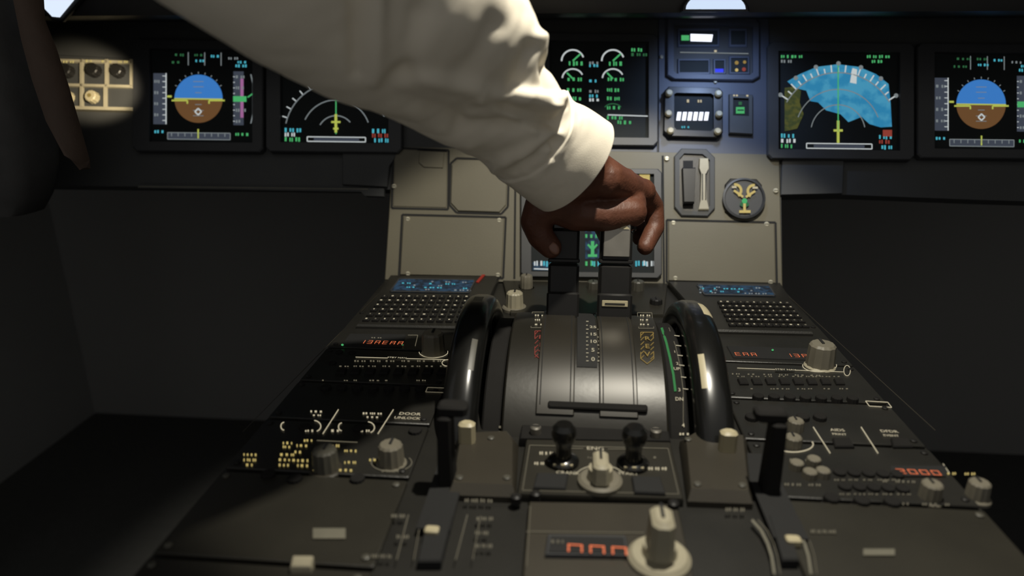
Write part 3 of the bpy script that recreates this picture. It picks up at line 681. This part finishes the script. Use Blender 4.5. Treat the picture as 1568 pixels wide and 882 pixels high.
detent_lever('speed_brake_lever', (684, 752), .012); detent_lever('flap_lever', (1178, 764), -.012)
q = B()
q.prism(PED, [(656, 800), (694, 800), (676, 872), (640, 872)], .006, groove, .001)
for x0 in (626, 716): q.line(PED, [(x0, 798), (x0-18, 868)], 1.4, eLd, .0048); q.line(PED, [(x0+20, 800), (x0+8, 868)], 1.2, eLd, .0048)
for x0, x1, yy in ((712, 752, 776), (600, 620, 800), (730, 750, 804), (728, 748, 846), (570, 600, 862), (608, 624, 832), (728, 750, 826)): q.dashes(PED, x0, x1, yy, 6, eLd, .0048, 1, step=9)
q.rect(PED, 480, 818, 530, 834, legend, .0044); q.prism(PED, [(450, 868), (482, 868), (478, 886), (446, 886)], .008, cream, .001)
q.finish('speed_brake_scale')
q = B()
for dx in (0, 56):
    P = [(1150+dx, 806), (1164+dx, 822), (1174+dx, 842), (1180+dx, 862), (1184+dx, 890)]; q.line(PED, P, 4, legend, .0048)
    q.line(PED, [(x+9, y) for x, y in P], 1.2, eLd, .0048)
q.prism(PED, [(1176, 800), (1200, 802), (1222, 870), (1196, 870)], .006, groove, .001)
q.rect(PED, 1320, 850, 1368, 860, legend, .0044); q.dashes(PED, 1110, 1140, 790, 6, eLd, .0048, 1, step=9); q.dashes(PED, 1240, 1270, 824, 6, eLd, .0048, 1, step=9)
q.finish('flap_scale')

# ------------------------------------------------------------------ pilot arm
pilot = empty('pilot_arm')
shirt = mat('white_cotton_shirt', (240, 231, 213), 0.85, var=0.02, scale=30, bump=0.2, bscale=1500, spec=0.2)
skin = mat('brown_skin', (92, 56, 41), 0.5, var=0.18, scale=60, bump=0.4, bscale=420, spec=0.45)
nailm = mat('fingernail', (130, 92, 76), 0.3)
SEC = [  # upper edge, lower edge, depth
 ((520, -330), (0, -330), .30), ((590, -220), (70, -240), .315), ((640, -130), (165, -158), .335), ((700, -60), (275, -72), .365), ((757, 0), (368, -12), .395), ((802, 34), (460, 44), .425),
 ((828, 46), (550, 111), .455), ((844, 84), (626, 163), .482), ((856, 122), (694, 206), .505), ((866, 152), (738, 243), .527),
 ((886, 172), (764, 266), .543), ((920, 194), (785, 280), .558), ((950, 218), (804, 290), .571)]
def cat(a, b, c, d, t): return a*0.5*(-t+2*t*t-t**3)+b*0.5*(2-5*t*t+3*t**3)+c*0.5*(t+4*t*t-3*t**3)+d*0.5*(-t*t+t**3)
def sec(s):
    n = len(SEC)-1; x = min(max(s, 0), .99999)*n; i = int(x); t = x-i
    vals = []
    for k in (i-1, i, i+1, i+2):
        (a, b), (c, d), e = SEC[min(max(k, 0), n)]; vals.append((a, b, c, d, e))
    return [cat(vals[0][j], vals[1][j], vals[2][j], vals[3][j], t) for j in range(5)]
# fold lines: (x0,y0,x1,y1,width,height)
FOLDS = [(850, 165, 640, 118, 13, .009), (846, 190, 700, 192, 10, -.009), (852, 205, 760, 255, 9, .006), (848, 178, 742, 158, 9, -.007), (846, 215, 790, 258, 8, -.007),
 (826, 60, 800, 150, 12, .005), (812, 75, 772, 170, 12, -.006), (575, -40, 578, 120, 14, .009), (628, 112, 590, 125, 14, -.008), (760, 40, 700, 120, 18, -.003), (838, 96, 846, 150, 10, -.008),
 (840, 228, 800, 240, 7, .004), (720, 220, 640, 180, 14, .004), (700, 180, 600, 145, 14, -.005), (856, 150, 790, 140, 8, .006), (862, 165, 846, 240, 6, -.005), (730, 150, 820, 200, 8, .006), (640, 20, 620, 105, 18, -.004), (545, -40, 545, 110, 10, -.007)]
def fold(px, py):
    h = 0
    for x0, y0, x1, y1, w, a in FOLDS:
        dx, dy = x1-x0, y1-y0; L = dx*dx+dy*dy; t = ((px-x0)*dx+(py-y0)*dy)/L; tc = min(max(t, 0), 1)
        d = math.hypot(px-x0-tc*dx, py-y0-tc*dy); h += a*math.exp(-(d/w)**2)*(1-.45*tc)
    return h
def project(p):
    l = ROT.transposed() @ (p-CAM); return 784-FPX*l.x/l.z, 441+FPX*l.y/l.z
NS, NA = 260, 160; rings = []
for i in range(NS+1):
    s = i/NS; ux, uy, lx, ly, d = sec(s); e = .004; v2 = sec(min(s+e, 1)); v1 = sec(max(s-e, 0))
    U, Lw = at(ux, uy, d), at(lx, ly, d); C = (U+Lw)/2; w = (U-Lw)/2; r = w.length
    ax = (at((v2[0]+v2[2])/2, (v2[1]+v2[3])/2, v2[4])-at((v1[0]+v1[2])/2, (v1[1]+v1[3])/2, v1[4])).normalized()
    wn = (w-ax*w.dot(ax)); wn = wn.normalized(); t = ax.cross(wn)
    if t.dot(CAM-C) < 0: t = -t
    cuff = max(0, min(1, (s-.80)/.006))*.0018
    ring = []
    for j in range(NA):
        th = 2*math.pi*j/NA; c_, s_ = math.cos(th), math.sin(th)
        dirn = (wn*c_+t*s_*(.80-.10*s**4))
        px, py = project(C+dirn*r)
        env = max(0, min(1, (.93-s)*9))
        g = .0022*noise.noise(Vector((s*12, c_*2.0, s_*2.0+5)))+.0006*noise.noise(Vector((s*40, c_*4, s_*4)))
        dis = (fold(px, py)*(1 if s_ > -.2 else .5)+g)*env+.0004*noise.noise(Vector((s*20, c_*3, s_*3)))
        ring.append(C+dirn*(r+dis+cuff))
    rings.append(ring)
last = rings[-1]; c = sum(last, Vector())/NA
ax = (c-sum(rings[-6], Vector())/NA).normalized()
rings.append([p+(c-p).normalized()*.0012+ax*.0008 for p in last]); rings.append([p+(c-p).normalized()*.003 for p in last]); rings.append([p+(c-p).normalized()*.006-ax*.03 for p in last])
q = B(); q.loft(rings, shirt, True, False)
sl = q.finish('sleeve', pilot, 180)

# hand: volumes swept along the bones then fused to one continuous skin
def ico():
    import bmesh
    bm = bmesh.new(); bmesh.ops.create_icosphere(bm, subdivisions=2, radius=1)
    v = [tuple(a.co) for a in bm.verts]; f = [tuple(a.index for a in p.verts) for p in bm.faces]; bm.free(); return v, f
IV, IF = ico()
def sph(q, c, r): q.add([c+Vector(v)*r for v in IV], IF, skin)
def chain(q, pts):
    for (a, b) in zip(pts[:-1], pts[1:]):
        A, Bq = at(*a[:3]), at(*b[:3]); n = max(2, int((A-Bq).length/.0022))
        for k in range(n+1):
            t = k/n; sph(q, A.lerp(Bq, t), a[3]*(1-t)+b[3]*t)
q = B()
fore = [(800, 185, .530, .025), (860, 240, .566, .026), (893, 262, .588, .026)]
chain(q, fore)
kn = {'index': (872, 302, .640, .0140), 'middle': (914, 284, .648, .0148), 'ring': (953, 281, .646, .0143), 'little': (982, 296, .634, .0132)}
wr = {'index': (866, 280, .586, .0210), 'middle': (890, 268, .590, .0215), 'ring': (910, 267, .590, .0205), 'little': (928, 274, .588, .0175)}
for k in kn: chain(q, [wr[k], kn[k]])
for k in kn:
    a = kn[k]; sph(q, at(a[0]+2, a[1]-3, a[2]-.003), a[3]*.95)
ks = ['index', 'middle', 'ring', 'little']
for a, b in zip(ks[:-1], ks[1:]):
    m0 = tuple((x+y)/2 for x, y in zip(wr[a], wr[b])); m1 = tuple((x+y)/2 for x, y in zip(kn[a], kn[b])); m1 = m1[:3]+(m1[3]*.82,)
    chain(q, [m0, m1])
# palm and heel resting on the lever heads
chain(q, [(850, 310, .592, .0185), (880, 326, .600, .0165), (930, 329, .602, .0155), (968, 325, .606, .0138)])
chain(q, [(880, 312, .612, .017), (930, 312, .614, .0165), (966, 312, .614, .0145)])
chain(q, [kn['index'], (862, 330, .676, .0098), (864, 362, .674, .0088), (870, 380, .660, .0080)])
chain(q, [kn['middle'], (914, 312, .690, .0100), (922, 348, .692, .0090), (930, 366, .676, .0082)])
chain(q, [kn['ring'], (974, 300, .682, .0102), (986, 336, .686, .0092), (980, 364, .672, .0084)])
chain(q, [kn['little'], (1000, 316, .650, .0104), (1003, 348, .648, .0094), (988, 378, .636, .0082)])
chain(q, [(862, 290, .590, .020), (831, 318, .594, .0170), (820, 338, .598, .0140), (828, 362, .602, .0122), (843, 379, .606, .0104)])
h = q.finish('hand', pilot, 180)
m = h.modifiers.new('fuse', 'REMESH'); m.mode = 'VOXEL'; m.voxel_size = .0016; m.use_smooth_shade = True
m = h.modifiers.new('soften', 'SMOOTH'); m.factor = .6; m.iterations = 4
q = B()
for (px, py, d, n) in ((848, 380, .5955, Vector((.15, -.95, .3))),):
    c = at(px, py, d); n.normalize(); a = (at(855, 392, .6)-at(838, 366, .6)).normalized(); b = n.cross(a)
    q.add([c+(a*v[0]*.0065+b*v[1]*.0045+n*v[2]*.0015) for v in IV], IF, nailm)
q.finish('thumbnail', pilot, 180)

# ------------------------------------------------------------------ pilot seat at the far left
seat = empty('pilot_seat')
q = B(); c = at(-85, 60, .78)
rings = []
for k in range(25):
    z = -.20+k*.02; tt = 1-abs((k-12)/12.0)**6*.35
    rings.append([c+X*(.095*tt*math.copysign(abs(math.cos(a))**.5, math.cos(a)))+Y*(.05*tt*math.copysign(abs(math.sin(a))**.5, math.sin(a)))+Z*z for a in [2*math.pi*j/32 for j in range(32)]])
q.loft(rings, seatm); q.finish('backrest', seat, 60)
q = B()
q.lathe(Vector((-1.08, c.y, 0)), Z, [(.10, 0), (.10, .03), (.05, .06), (.035, .10), (.035, c.z-.12)], seatm, 32)
q.box(Vector((-.93, c.y, c.z-.13)), (X, Y, Z), (.17, .03, .015), seatm, .006); q.finish('seat_column', seat)
q = B()
SP = [((10, -60), (58, -40)), ((20, 0), (62, 30)), ((32, 60), (80, 75)), ((48, 120), (98, 130)), ((70, 185), (116, 192)), ((98, 238), (131, 246)), ((126, 258), (132, 260))]
r_ = []
for (a, b) in SP:
    A, Bq = at(a[0], a[1], .63), at(b[0], b[1], .64); r_.append([A, A.lerp(Bq, .5)-Y*.006, Bq, Bq+Y*.006, A+Y*.006])
q.loft(r_, tan); q.finish('harness_strap', seat, 60)

# ------------------------------------------------------------------ lights
def light(name, typ, loc, energy, col, target=None, **kw):
    l = bpy.data.lights.new(name, typ); l.energy = energy; l.color = col
    for k, v in kw.items(): setattr(l, k, v)
    o = bpy.data.objects.new(name, l); o.location = loc
    if target is not None: o.rotation_euler = (Vector(target)-Vector(loc)).to_track_quat('-Z', 'Y').to_euler()
    bpy.context.scene.collection.objects.link(o); return o
light('dome_spot_light', 'SPOT', (.10, .42, ZP+.70), 22, (1, .945, .81), (.04, .60, ZP), spot_size=rad(63), spot_blend=.25, shadow_soft_size=.01)
light('glareshield_lamp_light', 'SPOT', (.16, .845, ZP+.312), .9, (.45, .62, 1), (.17, .95, ZP+.15), spot_size=rad(120), spot_blend=.8, shadow_soft_size=.012)
mp = PAN.hit(148, 133)
light('added_panel_spot', 'SPOT', (mp.x+.16, mp.y-.16, mp.z+.02), 4, (1, .85, .6), tuple(mp), spot_size=rad(30), spot_blend=.6, shadow_soft_size=.008)  # warm spot added only to brighten the left switch panel
w = bpy.data.worlds.new('cabin_ambient'); bpy.context.scene.world = w; w.use_nodes = True
bg = w.node_tree.nodes['Background']; bg.inputs[0].default_value = (1, .985, .95, 1); bg.inputs[1].default_value = .22

cam = bpy.data.cameras.new('camera'); co = bpy.data.objects.new('camera', cam); bpy.context.scene.collection.objects.link(co)
co.location = CAM; co.rotation_euler = (rad(71.3), 0, rad(4.97)); cam.sensor_width = 36; cam.lens = 36*FPX/1568; cam.clip_start = .01
cam.dof.use_dof = True; cam.dof.focus_distance = .65; cam.dof.aperture_fstop = 4
bpy.context.scene.camera = co
bpy.context.scene.view_settings.view_transform = 'Standard'
